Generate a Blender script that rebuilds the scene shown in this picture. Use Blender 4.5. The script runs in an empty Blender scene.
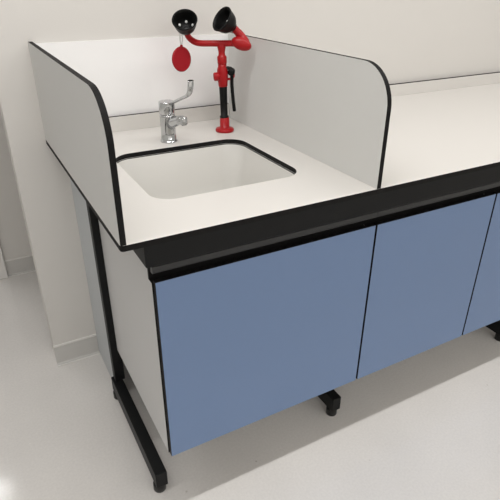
import bpy, bmesh, math, random
from mathutils import Vector, Matrix
from mathutils.geometry import tessellate_polygon
random.seed(4)
scene = bpy.context.scene
COL = scene.collection

# ------------------------------------------------------------------ materials
def srgb(r, g, b):
    f = lambda v: (v/255/12.92) if v/255 <= .04045 else ((v/255+.055)/1.055)**2.4
    return (f(r), f(g), f(b), 1)

def mat(name, col, rough=.5, metal=0., spec=.5, var=.0, vscale=40., bump=0., bscale=300., coat=0.):
    m = bpy.data.materials.new(name); m.use_nodes = True
    nt = m.node_tree; b = nt.nodes['Principled BSDF']
    b.inputs['Base Color'].default_value = col
    b.inputs['Roughness'].default_value = rough
    b.inputs['Metallic'].default_value = metal
    b.inputs['Specular IOR Level'].default_value = spec
    b.inputs['Coat Weight'].default_value = coat
    tc = nt.nodes.new('ShaderNodeTexCoord')
    if var > 0:
        n = nt.nodes.new('ShaderNodeTexNoise'); n.inputs['Scale'].default_value = vscale
        n.inputs['Detail'].default_value = 3
        nt.links.new(tc.outputs['Object'], n.inputs['Vector'])
        mx = nt.nodes.new('ShaderNodeMix'); mx.data_type = 'RGBA'
        mx.inputs['A'].default_value = tuple(c*(1-var) for c in col[:3])+(1,)
        mx.inputs['B'].default_value = tuple(min(1, c*(1+var)) for c in col[:3])+(1,)
        nt.links.new(n.outputs['Fac'], mx.inputs['Factor'])
        nt.links.new(mx.outputs['Result'], b.inputs['Base Color'])
    if bump > 0:
        n2 = nt.nodes.new('ShaderNodeTexNoise'); n2.inputs['Scale'].default_value = bscale
        nt.links.new(tc.outputs['Object'], n2.inputs['Vector'])
        bp = nt.nodes.new('ShaderNodeBump'); bp.inputs['Strength'].default_value = bump
        bp.inputs['Distance'].default_value = .002
        nt.links.new(n2.outputs['Fac'], bp.inputs['Height'])
        nt.links.new(bp.outputs['Normal'], b.inputs['Normal'])
    return m

M = {}
M['wall'] = mat('wall_paint', srgb(219, 216, 211), .6, spec=.3, var=.01, vscale=3, bump=.05, bscale=180)
M['ceiling'] = mat('ceiling_paint', srgb(232, 230, 226), .8)
M['skirting'] = mat('skirting_vinyl', srgb(205, 203, 199), .4, var=.02, vscale=60)
M['bead'] = mat('pale_bead', srgb(232, 230, 226), .35)
M['top'] = mat('worktop_laminate', srgb(218, 215, 210), .38, spec=.4, var=.008, vscale=220)
M['panel'] = mat('white_panel_laminate', srgb(247, 246, 245), .4, spec=.4, var=.005, vscale=150)
M['carcass'] = mat('cabinet_laminate', srgb(212, 212, 211), .45, var=.006, vscale=120)
M['side_panel'] = mat('splash_side_grey', srgb(216, 216, 213), .45, spec=.35, var=.005, vscale=150)  # end and divider splash panels, toned darker than the white back panel
M['grey_panel'] = mat('grey_closing_panel', srgb(198, 203, 206), .4)
M['core'] = mat('black_core_edge', srgb(20, 19, 19), .65, spec=.2, var=.1, vscale=300)
M['black'] = mat('black_powder_coat', srgb(14, 15, 16), .5, spec=.25, bump=.08, bscale=900)
M['blackgrey'] = mat('dark_grey_rail', srgb(40, 41, 42), .4)
M['glide'] = mat('glide_plastic', srgb(14, 14, 14), .4)
M['blue'] = mat('blue_door_laminate', srgb(116, 140, 178), .36, spec=.45, var=.012, vscale=140, bump=.03, bscale=500)
M['sink'] = mat('sink_polymer', srgb(222, 220, 215), .3, spec=.5, var=.008, vscale=90)
M['steel'] = mat('steel', (.6, .6, .6, 1), .25, 1.)
M['chrome'] = mat('chrome', (.56, .57, .58, 1), .10, 1.)
M['red'] = mat('red_enamel', srgb(166, 16, 23), .36, spec=.35, coat=.0)
M['redp'] = mat('red_plastic', srgb(160, 20, 32), .5, spec=.3)
M['rubber'] = mat('black_rubber', srgb(9, 9, 9), .45, spec=.22, var=.1, vscale=200)
M['strap'] = mat('clear_strap', srgb(225, 225, 222), .25)
M['hole'] = mat('pale_nozzle', srgb(235, 235, 232), .3)
M['chromebolt'] = mat('zinc', (.6, .6, .58, 1), .35, 1.)
M['blueband'] = mat('hot_cold_mark', srgb(30, 32, 36), .4)

def floor_mat():
    m = bpy.data.materials.new('vinyl_floor'); m.use_nodes = True
    nt = m.node_tree; b = nt.nodes['Principled BSDF']
    tc = nt.nodes.new('ShaderNodeTexCoord')
    n = nt.nodes.new('ShaderNodeTexNoise'); n.inputs['Scale'].default_value = 130; n.inputs['Detail'].default_value = 5
    nl = nt.nodes.new('ShaderNodeTexNoise'); nl.inputs['Scale'].default_value = 3.0; nl.inputs['Detail'].default_value = 4
    v = nt.nodes.new('ShaderNodeTexVoronoi'); v.inputs['Scale'].default_value = 16
    for x in (n, nl, v): nt.links.new(tc.outputs['Object'], x.inputs['Vector'])
    r = nt.nodes.new('ShaderNodeValToRGB')
    r.color_ramp.elements[0].position = .3; r.color_ramp.elements[0].color = srgb(220, 217, 213)
    r.color_ramp.elements[1].position = .7; r.color_ramp.elements[1].color = srgb(227, 224, 220)
    nt.links.new(n.outputs['Fac'], r.inputs['Fac'])
    # scuffs
    r2 = nt.nodes.new('ShaderNodeValToRGB')
    r2.color_ramp.elements[0].position = .35; r2.color_ramp.elements[0].color = (.95, .95, .95, 1)
    r2.color_ramp.elements[1].position = .65; r2.color_ramp.elements[1].color = (1, 1, 1, 1)
    nt.links.new(nl.outputs['Fac'], r2.inputs['Fac'])
    mul = nt.nodes.new('ShaderNodeMix'); mul.data_type = 'RGBA'; mul.blend_type = 'MULTIPLY'
    mul.inputs['Factor'].default_value = 1
    nt.links.new(r.outputs['Color'], mul.inputs['A']); nt.links.new(r2.outputs['Color'], mul.inputs['B'])
    # small flecks in the vinyl: light or dark by cell
    lt = nt.nodes.new('ShaderNodeMath'); lt.operation = 'LESS_THAN'; lt.inputs[1].default_value = .055
    nt.links.new(v.outputs['Distance'], lt.inputs[0])
    sep = nt.nodes.new('ShaderNodeSeparateColor'); nt.links.new(v.outputs['Color'], sep.inputs['Color'])
    gt = nt.nodes.new('ShaderNodeMath'); gt.operation = 'GREATER_THAN'; gt.inputs[1].default_value = .72
    nt.links.new(sep.outputs['Red'], gt.inputs[0])
    an = nt.nodes.new('ShaderNodeMath'); an.operation = 'MULTIPLY'
    nt.links.new(lt.outputs[0], an.inputs[0]); nt.links.new(gt.outputs[0], an.inputs[1])
    sc = nt.nodes.new('ShaderNodeMath'); sc.operation = 'MULTIPLY'; sc.inputs[1].default_value = .6
    nt.links.new(an.outputs[0], sc.inputs[0])
    fc = nt.nodes.new('ShaderNodeMix'); fc.data_type = 'RGBA'
    fc.inputs['A'].default_value = srgb(170, 164, 154); fc.inputs['B'].default_value = srgb(244, 243, 240)
    nt.links.new(sep.outputs['Green'], fc.inputs['Factor'])
    mx = nt.nodes.new('ShaderNodeMix'); mx.data_type = 'RGBA'
    nt.links.new(sc.outputs[0], mx.inputs['Factor'])
    nt.links.new(mul.outputs['Result'], mx.inputs['A']); nt.links.new(fc.outputs['Result'], mx.inputs['B'])
    nt.links.new(mx.outputs['Result'], b.inputs['Base Color'])
    b.inputs['Roughness'].default_value = .12
    b.inputs['Specular IOR Level'].default_value = .42
    bp = nt.nodes.new('ShaderNodeBump'); bp.inputs['Strength'].default_value = .06; bp.inputs['Distance'].default_value = .002
    n3 = nt.nodes.new('ShaderNodeTexNoise'); n3.inputs['Scale'].default_value = 60
    nt.links.new(tc.outputs['Object'], n3.inputs['Vector'])
    nt.links.new(n3.outputs['Fac'], bp.inputs['Height']); nt.links.new(bp.outputs['Normal'], b.inputs['Normal'])
    return m
M['floor'] = floor_mat()

# ------------------------------------------------------------------ mesh helpers
def bx(bm, x0, x1, y0, y1, z0, z1, bev=0., seg=2, mi=0):
    c = [bm.verts.new((x, y, z)) for z in (z0, z1) for y in (y0, y1) for x in (x0, x1)]
    fs = [(0, 2, 3, 1), (4, 5, 7, 6), (0, 1, 5, 4), (1, 3, 7, 5), (3, 2, 6, 7), (2, 0, 4, 6)]
    faces = [bm.faces.new([c[i] for i in f]) for f in fs]
    for f in faces: f.material_index = mi
    if bev:
        es = list({e for f in faces for e in f.edges})
        bmesh.ops.bevel(bm, geom=es, offset=bev, segments=seg, profile=.5, affect='EDGES', clamp_overlap=True)

def frame(d):
    d = d.normalized()
    a = Vector((0, 0, 1)) if abs(d.z) < .95 else Vector((1, 0, 0))
    u = d.cross(a).normalized(); return u, d.cross(u).normalized()

def smooth_path(pts, n=6):
    P = [Vector(p) for p in pts]
    if len(P) < 3: return P
    out = []
    for i in range(len(P)-1):
        p0 = P[max(i-1, 0)]; p1 = P[i]; p2 = P[i+1]; p3 = P[min(i+2, len(P)-1)]
        for k in range(n):
            t = k/n
            out.append(.5*((2*p1)+(-p0+p2)*t+(2*p0-5*p1+4*p2-p3)*t*t+(-p0+3*p1-3*p2+p3)*t**3))
    out.append(P[-1]); return out

def tube(bm, pts, rad, seg=20, flat=1., mi=0, up=None):
    """sweep a round (or flattened) section along pts; rad is a number or list"""
    P = [Vector(p) for p in pts]; n = len(P)
    R = rad if isinstance(rad, (list, tuple)) else [rad]*n
    if len(R) != n:
        R = [R[0]+(R[-1]-R[0])*i/(n-1) for i in range(n)]
    rings = []; u = None
    for i, p in enumerate(P):
        d = (P[min(i+1, n-1)]-P[max(i-1, 0)]).normalized()
        if u is None:
            if up is not None:
                u = (Vector(up)-d*Vector(up).dot(d)).normalized()
            else: u, _ = frame(d)
        else: u = (u-d*u.dot(d)).normalized()
        w = d.cross(u)
        rings.append([bm.verts.new(p+u*math.cos(2*math.pi*k/seg)*R[i]+w*math.sin(2*math.pi*k/seg)*R[i]*flat) for k in range(seg)])
    for a, b in zip(rings, rings[1:]):
        for k in range(seg):
            f = bm.faces.new((a[k], a[(k+1) % seg], b[(k+1) % seg], b[k])); f.smooth = True; f.material_index = mi
    f = bm.faces.new(list(reversed(rings[0]))); f.material_index = mi
    f = bm.faces.new(rings[-1]); f.material_index = mi

def lathe(bm, prof, origin=(0, 0, 0), axis=(0, 0, 1), seg=32, mi=0):
    """prof: list of (radius, height)"""
    o = Vector(origin); d = Vector(axis).normalized(); u, w = frame(d)
    rings = []
    for r, h in prof:
        if r < 1e-6: rings.append([bm.verts.new(o+d*h)])
        else: rings.append([bm.verts.new(o+d*h+(u*math.cos(2*math.pi*k/seg)+w*math.sin(2*math.pi*k/seg))*r) for k in range(seg)])
    for a, b in zip(rings, rings[1:]):
        for k in range(seg):
            k2 = (k+1) % seg
            if len(a) == 1 and len(b) == 1: continue
            if len(a) == 1: f = bm.faces.new((a[0], b[k2], b[k]))
            elif len(b) == 1: f = bm.faces.new((a[k], a[k2], b[0]))
            else: f = bm.faces.new((a[k], a[k2], b[k2], b[k]))
            f.smooth = True; f.material_index = mi

def prism(bm, poly, axis, a, b, face_mi=0, side_mi=1):
    """extrude a 2-D outline along an axis from a to b"""
    def V3(p, t):
        return {'x': (t, p[0], p[1]), 'y': (p[0], t, p[1]), 'z': (p[0], p[1], t)}[axis]
    A = [bm.verts.new(V3(p, a)) for p in poly]; B = [bm.verts.new(V3(p, b)) for p in poly]
    n = len(poly)
    f = bm.faces.new(A); f.material_index = face_mi
    f = bm.faces.new(list(reversed(B))); f.material_index = face_mi
    for i in range(n):
        f = bm.faces.new((A[i], B[i], B[(i+1) % n], A[(i+1) % n])); f.material_index = side_mi

def rrect(x0, x1, y0, y1, r, n=10):
    out = []
    for cx, cy, a0 in ((x1-r, y1-r, 0), (x0+r, y1-r, 90), (x0+r, y0+r, 180), (x1-r, y0+r, 270)):
        for k in range(n+1):
            a = math.radians(a0+90*k/n); out.append((cx+r*math.cos(a), cy+r*math.sin(a)))
    return out

def obj(name, bm, m, parent=None, recalc=True, smooth_angle=None):
    if recalc: bmesh.ops.recalc_face_normals(bm, faces=bm.faces[:])
    me = bpy.data.meshes.new(name); bm.to_mesh(me); bm.free()
    for k in (m if isinstance(m, (list, tuple)) else [m]): me.materials.append(M[k])
    o = bpy.data.objects.new(name, me); COL.objects.link(o)
    if parent is not None:
        o.parent = parent
        o.matrix_parent_inverse = Matrix.Translation(-world_loc(parent))
    if smooth_angle:
        for p in me.polygons: p.use_smooth = True
        me.set_sharp_from_angle(angle=math.radians(smooth_angle))
    return o

def world_loc(o):
    v = Vector((0, 0, 0)); p = o
    chain = []
    while p is not None: chain.append(p); p = p.parent
    mtx = Matrix.Identity(4)
    for q in reversed(chain): mtx = mtx @ q.matrix_parent_inverse @ Matrix.Translation(q.location)
    return mtx.to_translation()

def tag(o, label, cat, group=None):
    o['label'] = label; o['category'] = cat
    if group: o['group'] = group
    return o

def thing(name, label, cat, loc, group=None):
    o = bpy.data.objects.new(name, None); o.empty_display_size = .05; o.location = loc
    COL.objects.link(o); return tag(o, label, cat, group)

def struct(name, bm, m):
    o = obj(name, bm, m); o['kind'] = 'structure'; return o

def box_struct(name, m, *dims, bev=0):
    bm = bmesh.new(); bx(bm, *dims, bev=bev); return struct(name, bm, m)

# ------------------------------------------------------------------ room
YW = .857                      # face of the wall behind the bench
ZC = 2.70
XL, XR, YF, YB = -5.0, 5.2, -3.6, 6.4
box_struct('floor', 'floor', XL, XR, YF, YB, -.1, 0)
box_struct('ceiling', 'ceiling', XL, XR, YF, YB, ZC, ZC+.1)
box_struct('wall_back', 'wall', -.110, XR, YW, YW+.10, 0, ZC)
box_struct('wall_far', 'wall', -.205, XR, 1.685, 1.80, 0, ZC)
box_struct('wall_left', 'wall', XL-.1, XL, YF, YB, 0, ZC)
box_struct('wall_right', 'wall', XR, XR+.1, YF, YB, 0, ZC)
box_struct('wall_front', 'wall', XL, XR, YF-.1, YF, 0, ZC)
box_struct('wall_rear', 'wall', XL, XR, YB, YB+.1, 0, ZC)
box_struct('trim_1', 'bead', -.275, -.2052, 1.66, 1.80, 0, 2.1, bev=.003)

def skirting(name, x0, x1, yf, h=.083):
    # coved vinyl skirting: thin upright with a small cove onto the floor and a capping bead
    bm = bmesh.new()
    t = .004
    prof = [(yf, 0), (yf, h), (yf-t, h)]
    for k in range(7):
        a = math.radians(90*k/6); prof.append((yf-t-.006*(1-math.cos(a)), .0070-.0060*math.sin(a)))
    prof.append((yf-t-.012, .001)); prof.append((yf-t-.012, 0))
    prism(bm, prof, 'x', x0, x1, 0, 0)
    bx(bm, x0, x1, yf-.0065, yf, h, h+.006, mi=1)
    bx(bm, x0, x1, yf-t-.018, yf-t-.0115, 0, .0022, mi=1)
    return struct(name, bm, ['skirting', 'bead'])
skirting('baseboard_back', -.112, .0550, YW)
skirting('baseboard_far', -.205, XR, 1.685)

# ------------------------------------------------------------------ worktop
ZT, ZB = .900, .8863
SX0, SX1, SY0, SY1, SR = .1395, .567, .182, .584, .060
def worktop():
    bm = bmesh.new()
    outer = [(3.4, 0.), (3.4, YW-.001), (0., YW-.001)]
    r = .008
    for k in range(5):
        a = math.radians(180+90*k/4); outer.append((r+r*math.cos(a), r+r*math.sin(a)))
    inner = rrect(SX0, SX1, SY0, SY1, SR)
    tris = tessellate_polygon([[Vector((x, y, 0)) for x, y in outer], [Vector((x, y, 0)) for x, y in inner]])
    flat = outer+inner
    T = [bm.verts.new((x, y, ZT)) for x, y in flat]; B = [bm.verts.new((x, y, ZB)) for x, y in flat]
    for t in tris:
        f = bm.faces.new([T[i] for i in t]); f.material_index = 0
        f = bm.faces.new([B[i] for i in reversed(t)]); f.material_index = 1
    no = len(outer)
    for base, n in ((0, no), (no, len(inner))):
        for i in range(n):
            a, b = base+i, base+(i+1) % n
            f = bm.faces.new((T[a], T[b], B[b], B[a])); f.material_index = 1
    return obj('worktop', bm, ['top', 'core'])
tag(worktop(), 'long pale worktop with black edge and rounded sink opening, running along the wall', 'worktop')

# upstands along the wall
bm = bmesh.new(); bx(bm, .0135, .6635, .8372, .8505, ZT+.0003, .9513, mi=0)
def black_top(bm):
    for f in bm.faces:
        if f.calc_center_median().z > .951: f.material_index = 1
black_top(bm)
tag(obj('upstand', bm, ['top', 'core']), 'low white upstand with black top edge behind the tap, under the tall white back panel', 'upstand', 'upstands along the wall')
bm = bmesh.new(); bx(bm, .6785, 3.4, .8372, YW-.001, ZT+.0003, .9513); black_top(bm)
tag(obj('upstand', bm, ['top', 'core']), 'low white upstand along the wall on the open worktop right of the divider panel', 'upstand', 'upstands along the wall')

# splash panels with black core edges
PT, PR = 1.199, .100
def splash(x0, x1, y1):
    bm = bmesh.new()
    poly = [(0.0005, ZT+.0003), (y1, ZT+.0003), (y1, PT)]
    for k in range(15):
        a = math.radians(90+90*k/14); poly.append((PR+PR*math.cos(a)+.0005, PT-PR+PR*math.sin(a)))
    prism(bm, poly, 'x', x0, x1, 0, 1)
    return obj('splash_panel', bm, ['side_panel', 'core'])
tag(splash(0.0003, .0130, YW-.0005), 'splash panel, greyer than the back one, with rounded front corner standing on the left end of the worktop', 'splash panel', 'splash panels around the sink')
tag(splash(.6644, .6776, .8368), 'divider splash panel, greyer than the back one, with rounded corner, right of the sink and red eyewash', 'splash panel', 'splash panels around the sink')
bm = bmesh.new(); bx(bm, .0135, .672, .8510, YW-.0005, ZT+.0003, 1.193)
tag(obj('splash_panel', bm, 'panel'), 'bright white back splash panel on the wall behind the tap and eyewash', 'splash panel', 'splash panels around the sink')

# ------------------------------------------------------------------ sink
t = thing('sink', 'undermounted pale grey sink bowl with rounded corners set in the worktop', 'sink', ((SX0+SX1)/2, (SY0+SY1)/2, .69))
def bowl():
    bm = bmesh.new()
    levels = [(-.018, ZB-.0005, SR+.018), (.0, ZB-.0005, SR), (.003, ZB-.006, SR-.002), (.012, .76, SR-.004), (.018, .715, SR-.004),
              (.030, .697, SR-.012), (.050, .691, SR-.025), (.15, .688, .02)]
    outer = [(.15, .682, .02), (.045, .684, SR-.025), (.020, .692, SR-.012), (.008, .715, SR), (.002, .76, SR), (-.007, ZB-.008, SR+.007), (-.018, ZB-.008, SR+.018)]
    loops = []
    for ins, z, r in levels+outer:
        loops.append([bm.verts.new((x, y, z)) for x, y in rrect(SX0+ins, SX1-ins, SY0+ins, SY1-ins, r)])
    n = len(loops[0])
    for a, b in list(zip(loops, loops[1:]))+[(loops[-1], loops[0])]:
        for i in range(n):
            f = bm.faces.new((a[i], a[(i+1) % n], b[(i+1) % n], b[i])); f.smooth = True
    k = len(levels)
    bm.faces.new(loops[k-1]); bm.faces.new(list(reversed(loops[k])))
    return bm
obj('bowl', bowl(), 'sink', t, smooth_angle=50)
bm = bmesh.new()
lp = [[bm.verts.new((x, y, z)) for x, y in rrect(SX0+i, SX1-i, SY0+i, SY1-i, SR-i)] for i, z in ((0, ZB-.0008), (.0016, ZB-.0012), (.0016, ZB-.0062), (0.0002, ZB-.0062))]
for a, b in list(zip(lp, lp[1:]))+[(lp[-1], lp[0])]:
    for i in range(len(a)): bm.faces.new((a[i], a[(i+1) % len(a)], b[(i+1) % len(a)], b[i]))
obj('gasket', bm, 'core', t)
bm = bmesh.new()
lathe(bm, [(0, .002), (.012, .002), (.020, .0005), (.026, .0035), (.034, .0035), (.036, .0005), (.036, -.004), (0, -.004)], ((SX0+SX1)/2, (SY0+SY1)/2, .6885))
obj('drain', bm, 'steel', t)

# ------------------------------------------------------------------ tap
fx, fy = .3505, .650
t = thing('tap', 'chrome mixer tap with long cranked elbow lever at the back of the sink', 'tap', (fx, fy, ZT))
bm = bmesh.new()
lathe(bm, [(0, .0003), (.0275, .0003), (.0275, .003), (.026, .005), (.0245, .006), (.0238, .030), (.0235, .060), (.0245, .080), (.0245, .0865), (.0235, .088), (0, .088)], (fx, fy, ZT))
obj('tap_body', bm, 'chrome', t)
bm = bmesh.new()
tube(bm, [(fx+.003, fy-.008, .958), (fx+.008, fy-.035, .970), (fx+.012, fy-.065, .981), (fx+.016, fy-.092, .990)], [.021, .0180, .0140, .0112], 24, .85, up=(0, 0, 1))
sp = obj('spout', bm, 'chrome', t)
bm = bmesh.new()
lathe(bm, [(0, 0), (.0098, 0), (.0115, .002), (.0115, .020), (.010, .0235), (0, .0235)], (fx+.0170, fy-.098, .974), (0, .22, 1))
lathe(bm, [(0, -.0018), (.008, -.0018), (.008, .0)], (fx+.0170, fy-.098, .974), (0, .22, 1), mi=1)
obj('aerator', bm, ['chrome', 'rubber'], sp)
bm = bmesh.new()
lathe(bm, [(0, .0885), (.0240, .0885), (.0250, .0900), (.0252, .1240), (.0245, .1272), (.0225, .1280), (0, .1283)], (fx, fy, ZT))
cap = obj('handle_cap', bm, 'chrome', t)
bm = bmesh.new()
bx(bm, fx+.0085, fx+.0125, fy-.0240, fy-.0215, .996, 1.021, .0006, 1)
obj('temperature_mark', bm, 'blueband', cap)
bm = bmesh.new()
pp = smooth_path([(fx+.004, fy-.010, 1.020), (fx+.006, fy-.045, 1.032), (fx+.010, fy-.110, 1.056), (fx+.012, fy-.150, 1.0715), (fx+.013, fy-.166, 1.085), (fx+.014, fy-.171, 1.100), (fx+.014, fy-.174, 1.117)], 5)
n = len(pp); RR = [.0062+.0028*min(1, i/(n*.75)) for i in range(n)]
tube(bm, pp, RR, 20, .7, up=(1, 0, 0))
obj('lever', bm, 'chrome', t)

# ------------------------------------------------------------------ eyewash
ex, ey = .565, .675
t = thing('eyewash_station', 'red bench eyewash with two black cups, standing in the back right corner of the worktop', 'eyewash', (ex, ey, ZT))
bm = bmesh.new()
lathe(bm, [(0, .0003), (.0315, .0003), (.0318, .006), (.030, .010), (.020, .0125), (.0165, .0135), (.0160, .046), (.0145, .048), (0, .048)], (ex, ey, ZT))
ax = Vector((-.005, .003, .284))
fl = obj('base_flange', bm, 'red', t)
bm = bmesh.new()
lathe(bm, [(0, .044), (.0118, .044), (.0150, .0455), (.0152, .052), (.0120, .0535), (.0122, .090), (.0130, .130), (.0136, .158), (.012, .160), (0, .160)], (ex, ey, ZT), ax)
obj('grip_sleeve', bm, 'rubber', t)['label'] = 'black grip sleeve round the riser'
bm = bmesh.new()
lathe(bm, [(0, .150), (.0140, .150), (.0155, .154), (.0160, .164), (.0178, .172), (.0180, .200), (.0165, .208), (.0140, .213), (.0140, .222), (0, .222)], (ex, ey, ZT), ax)
vb = obj('valve_body', bm, 'red', t)
bm = bmesh.new()
kd = (Vector((.528, .6845, 1.0825))-Vector((.560, .677, 1.0845))).normalized()
lathe(bm, [(0, .010), (.0115, .010), (.0115, .018), (.0132, .0195), (.0135, .0315), (.0122, .0345), (0, .0352)], (ex, ey-.002, 1.0845), kd)
obj('valve_knob', bm, 'red', vb)
bm = bmesh.new()
lathe(bm, [(0, .218), (.0125, .218), (.0125, .2235), (0, .2235)], (ex, ey, ZT), ax, mi=1)
lathe(bm, [(0, .222), (.0145, .222), (.0155, .225), (.0155, .243), (.0140, .246), (.0112, .248), (.0105, .258), (.0120, .266), (.0135, .272), (.0135, .278), (.009, .286), (0, .287)], (ex, ey, ZT), ax)
obj('stem', bm, ['red', 'chromebolt'], t)
bm = bmesh.new()
L = smooth_path([(.5735, .669, 1.1845), (.534, .692, 1.184), (.502, .715, 1.1838), (.487, .731, 1.1885), (.4760, .7440, 1.200), (.4710, .7490, 1.215), (.4706, .7480, 1.226)], 6)
tube(bm, L, .0098, 20)
R_ = smooth_path([(.560, .678, 1.184), (.590, .656, 1.185), (.608, .641, 1.1840), (.6205, .632, 1.182), (.6255, .636, 1.189), (.6195, .650, 1.2035), (.608, .658, 1.2180), (.595, .6645, 1.2315)], 6)
tube(bm, R_, [.0098]*12+[.0130]*24+[.0120]*(len(R_)-36), 20)
arm = obj('spray_arm', bm, 'red', t)
# elbow casting at the right-hand bend
bm = bmesh.new()
bmesh.ops.create_uvsphere(bm, u_segments=24, v_segments=14, radius=1)
rdir = Vector((.878, -.479, 0)); cdir = Vector((-.481, -.877, 0)); zdir = Vector((0, 0, 1))
a_ = (rdir*.94-zdir*.34).normalized(); c_ = cdir; b_ = a_.cross(c_).normalized()
for v in bm.verts:
    v.co = Vector((.6115, .6380, 1.1845))+a_*v.co.x*.0335+b_*v.co.y*.0200+c_*v.co.z*.0180
for f in bm.faces: f.smooth = True
obj('elbow_fitting', bm, 'red', arm)

def cup(rim, n):
    rim = Vector(rim); n = Vector(n).normalized(); base = rim-n*.052
    bm = bmesh.new()
    # outer shell up to the lip, then back down the inside
    prof = [(0, -.002), (.0120, -.002), (.0150, 0), (.0160, .004), (.0225, .009), (.0300, .018), (.0345, .030), (.0370, .042), (.0395, .0475), (.0405, .0505), (.0395, .0530), (.0372, .0525),
            (.0345, .044), (.0315, .030), (.0265, .018), (.0190, .0105), (.0100, .0085), (0, .0085)]
    lathe(bm, prof, base, n, 40)
    o = obj('eye_cup', bm, 'rubber', arm_holder); o['label'] = 'black rubber eye cup'
    bm = bmesh.new()
    lathe(bm, [(0, .008), (.0105, .008), (.0105, .0125), (.008, .0150), (0, .0155)], base, n, 24)
    obj('spray_nozzle', bm, 'blackgrey', o)
    return o, base, n
arm_holder = t
rimL, nL = (.4520, .7140, 1.2560), (-.335, -.61, .72)
rimR, nR = (.5530, .6590, 1.2585), (-.8375, -.1125, .54)
for rim, n in ((rimL, nL), (rimR, nR)):
    o, base, n = cup(rim, n)
    # pale vent holes round the inside of the cup
    u = (zdir-n*zdir.dot(n)).normalized(); w = n.cross(u)
    bm = bmesh.new()
    for ang in (0, 62, -62):
        a = math.radians(ang); d = u*math.cos(a)+w*math.sin(a)
        rr, hh = .0235, .0148
        ctr = base+n*hh+d*rr
        nn = (n*.80-d*.60).normalized()
        lathe(bm, [(0, .0016), (.0040, .0016), (.0044, 0), (.0044, -.002), (0, -.002)], ctr, nn, 14)
    obj('vent_hole', bm, 'hole', o)
# red dust cap on its clear strap
cc = Vector((.4415, .7312, 1.137)); cn = (cdir*.70+rdir*.70+zdir*.05).normalized()
up = (zdir-cn*zdir.dot(cn)).normalized(); up = (up-.10*cn.cross(up)).normalized()
bm = bmesh.new()
u, w = up, cn.cross(up)
def ell(rr, h, k, seg=40):
    a = 2*math.pi*k/seg; return cc+u*math.cos(a)*rr*1.0+w*math.sin(a)*rr*.98+cn*h
rings = []
for rr, h in ((.033, -.004), (.0375, -.003), (.039, 0), (.0375, .003), (.034, .004), (.030, .0028)):
    rings.append([bm.verts.new(ell(rr, h, k)) for k in range(40)])
for a, b in zip(rings, rings[1:]):
    for k in range(40):
        f = bm.faces.new((a[k], a[(k+1) % 40], b[(k+1) % 40], b[k])); f.smooth = True
bm.faces.new(list(reversed(rings[0]))); bm.faces.new(rings[-1])
tip = cc+up*.038
tube(bm, [tip, tip+up*.006], [.005, .0035], 12)
dc = obj('dust_cap', bm, 'redp', t)
bm = bmesh.new()
tp = tip+up*.004
tube(bm, smooth_path([tp, (.4415, .7335, 1.192), (.4440, .7400, 1.213), (.4520, .7480, 1.2235)], 5), .0018, 8)
tube(bm, smooth_path([tp, (.4490, .7335, 1.192), (.4510, .7370, 1.212), (.4560, .7440, 1.2235)], 5), .0018, 8)
obj('strap', bm, 'strap', dc)
# squeeze lever on the right of the valve
bm = bmesh.new()
tube(bm, smooth_path([(.5680, .6730, 1.108), (.580, .667, 1.1085), (.5875, .663, 1.102), (.5885, .662, 1.085), (.5880, .662, 1.058), (.5905, .6615, 1.019), (.5950, .659, .969)], 6), [.0080]*8+[.0098]*8+[.0084]*21, 16, .7)
lv = obj('squeeze_lever', bm, 'rubber', t); lv['label'] = 'black lever beside the valve'
bm = bmesh.new()
lathe(bm, [(0, -.014), (.0105, -.014), (.0118, -.012), (.0118, .012), (.0105, .014), (0, .014)], (.588, .6645, 1.097), cdir, 20)
obj('lever_pivot', bm, 'rubber', lv)
bm = bmesh.new()
tube(bm, smooth_path([(.5700, .6700, 1.093), (.589, .660, 1.0945), (.5935, .6600, 1.089), (.592, .6610, 1.080), (.582, .666, 1.074), (.571, .670, 1.0745)], 5), .0042, 12)
obj('lever_guard', bm, 'red', lv)

# ------------------------------------------------------------------ steel frame under the bench
t = thing('bench_frame', 'black steel bench frame of front rail and legs with long feet under the worktop', 'bench frame', (0.06, .10, 0))
bm = bmesh.new(); bx(bm, .0530, 3.4, .018, .112, .8240, ZB-.0004, .003, 2)
obj('front_rail', bm, 'black', t)
for lx in (.0395, .682, 1.5720):
    w = .0355
    bm = bmesh.new()
    bx(bm, lx, lx+w, .100, .5810, .028, .084, .0025, 2)                    # foot
    bx(bm, lx+.0085, lx+.0435, .5475, .5810, .083, ZB-.0004, .002, 2)      # post
    bx(bm, lx+.0290, lx+.0435, .57, .80, .836, ZB-.0004, .002, 2)        # rear arm
    lg = obj('leg', bm, 'black', t)
    for gy in (.121, .560):
        bm = bmesh.new()
        lathe(bm, [(0, 0.0002), (.0180, 0.0002), (.0190, .002), (.0190, .0255), (.0180, .0279), (0, .0279)], (lx+w/2-.003, gy, 0))
        obj('foot_glide', bm, 'glide', lg)

# closing panel between the end leg and the wall
bm = bmesh.new(); bx(bm, .0555, .0675, .5815, YW-.0006, .0004, ZB-.0004)
tag(obj('closing_panel', bm, 'grey_panel'), 'narrow upright grey closing panel between the end leg and the wall', 'panel')

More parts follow.
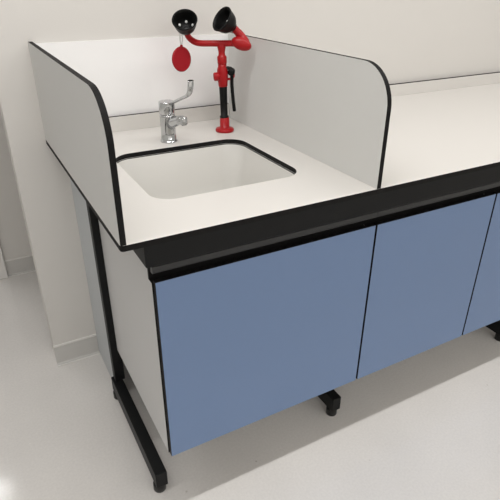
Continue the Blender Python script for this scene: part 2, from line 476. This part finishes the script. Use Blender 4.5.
# ------------------------------------------------------------------ under-bench cabinets
YD0, YD1, ZD0, ZD1, DB = .0300, .0460, .2210, .7770, .5450
def cabinet(x0, x1, label):
    t = thing('cabinet', label, 'cabinet', ((x0+x1)/2, .29, ZD0), 'blue fronted cabinets under the worktop')
    th = .016
    for a, b in ((x0, x0+th), (x1-th, x1)):
        bm = bmesh.new()
        poly = [(YD1+.0005, ZD0+.001), (DB, ZD0+.001), (DB, .885), (.1135, .885), (.1135, .8235), (.0705, .8235), (.0705, ZD1-.010), (YD1+.0005, ZD1-.010)]
        prism(bm, poly, 'x', a, b, 0, 1)
        obj('side_panel', bm, ['carcass', 'core'], t)
    bm = bmesh.new(); bx(bm, x0+th, x1-th, YD1+.0005, DB, ZD0+.001, ZD0+.019); obj('bottom_panel', bm, 'carcass', t)
    bm = bmesh.new(); bx(bm, x0+th, x1-th, DB-.010, DB, ZD0+.019, .66); obj('back_panel', bm, 'carcass', t)
    # recessed finger rail above the door
    bm = bmesh.new()
    prism(bm, [(.0330, .8150), (.0330, .8000), (.0345, .7980), (.0370, .7970), (.0480, .7970), (.0480, .8236), (.0420, .8236), (.0420, .8150)], 'x', x0+.0003, x1-.0003, 0, 0)
    rail = obj('finger_rail', bm, 'blackgrey', t); rail['label'] = 'dark grey finger rail above the door'
    bm = bmesh.new(); bx(bm, x0+.0003, x1-.0003, .0640, .0700, .7600, .8236)
    obj('rear_strip', bm, 'core', rail)
    d0, d1 = x0+.0028, x1-.0028
    bm = bmesh.new()
    bx(bm, d0, d1, YD0, YD1, ZD0, ZD1, .0008, 1, 1)
    for f in bm.faces:
        if abs(f.normal.y) > .9 or f.calc_center_median().y < YD0+.0002 and f.calc_area() > .01: f.material_index = 0
    bm.normal_update()
    for f in bm.faces: f.material_index = 0 if abs(f.normal.y) > .95 else 1
    obj('door', bm, ['blue', 'core'], t)['label'] = 'flat blue door with thin black edges'
    return t
cabinet(.0700, .7090, 'wide cabinet with blue door and white side panel, under the sink')
cabinet(.7090, 1.1960, 'middle blue-door cabinet right of the sink cabinet, between two thin black gaps')
cabinet(1.1960, 1.6900, 'rightmost blue-door cabinet, cut off by the right edge of the photo')

# ------------------------------------------------------------------ lights: slim ceiling strips, front row added as fill
def strip(x, y, lx, ly, power, col=(1, .99, .985)):
    l = bpy.data.lights.new('strip_light', 'AREA'); l.shape = 'RECTANGLE'; l.size = lx; l.size_y = ly
    l.energy = power; l.color = col
    o = bpy.data.objects.new('strip_light', l); o.location = (x, y, ZC-.062); COL.objects.link(o)
    global NTRIM; NTRIM += 1
    box_struct('trim_%d' % NTRIM, 'bead', x-lx/2-.02, x+lx/2+.02, y-ly/2-.02, y+ly/2+.02, ZC-.060, ZC, bev=.004)  # unseen housing added above each strip
NTRIM = 1
PW = 17.2
for yy, x0, ks in ((-2.96, -1.95, (1.0, 1.2, 1.0, .8)), (-.10, -1.95, (.4, 1.12, .78, .68)), (2.76, -1.35, (.9, .15, .15)), (4.63, -1.35, (.7, .15, .15))):  # first row is unseen, added to light the bench from the front
    for q, k in enumerate(ks):
        strip(x0+1.8*q, yy, 1.5, .07, PW*k)

w = bpy.data.worlds.new('world'); scene.world = w; w.use_nodes = True
w.node_tree.nodes['Background'].inputs['Color'].default_value = (.9, .95, 1, 1)
w.node_tree.nodes['Background'].inputs['Strength'].default_value = .0

# ------------------------------------------------------------------ camera
cam = bpy.data.cameras.new('camera'); cam.sensor_width = 36; cam.sensor_fit = 'HORIZONTAL'
cam.lens = 518.4264713731767/500*36; cam.clip_start = .02
co = bpy.data.objects.new('camera', cam); COL.objects.link(co)
Rt = Vector((0.87768885, -0.47921189, 0.00427133)); Up = Vector((0.22282914, 0.41597566, 0.88165266)); Fw = Vector((0.42427521, 0.77286494, -0.47187958))
m = Matrix.Identity(4)
for i in range(3): m[i][0] = Rt[i]; m[i][1] = Up[i]; m[i][2] = -Fw[i]
m.translation = Vector((-0.21400848, -0.92985476, 1.38533724))
co.matrix_world = m
scene.camera = co
vs = scene.view_settings
scene.display_settings.display_device = 'sRGB'
vs.view_transform = 'Standard'; vs.look = 'None'; vs.gamma = 1; vs.exposure = 0; vs.use_curve_mapping = False
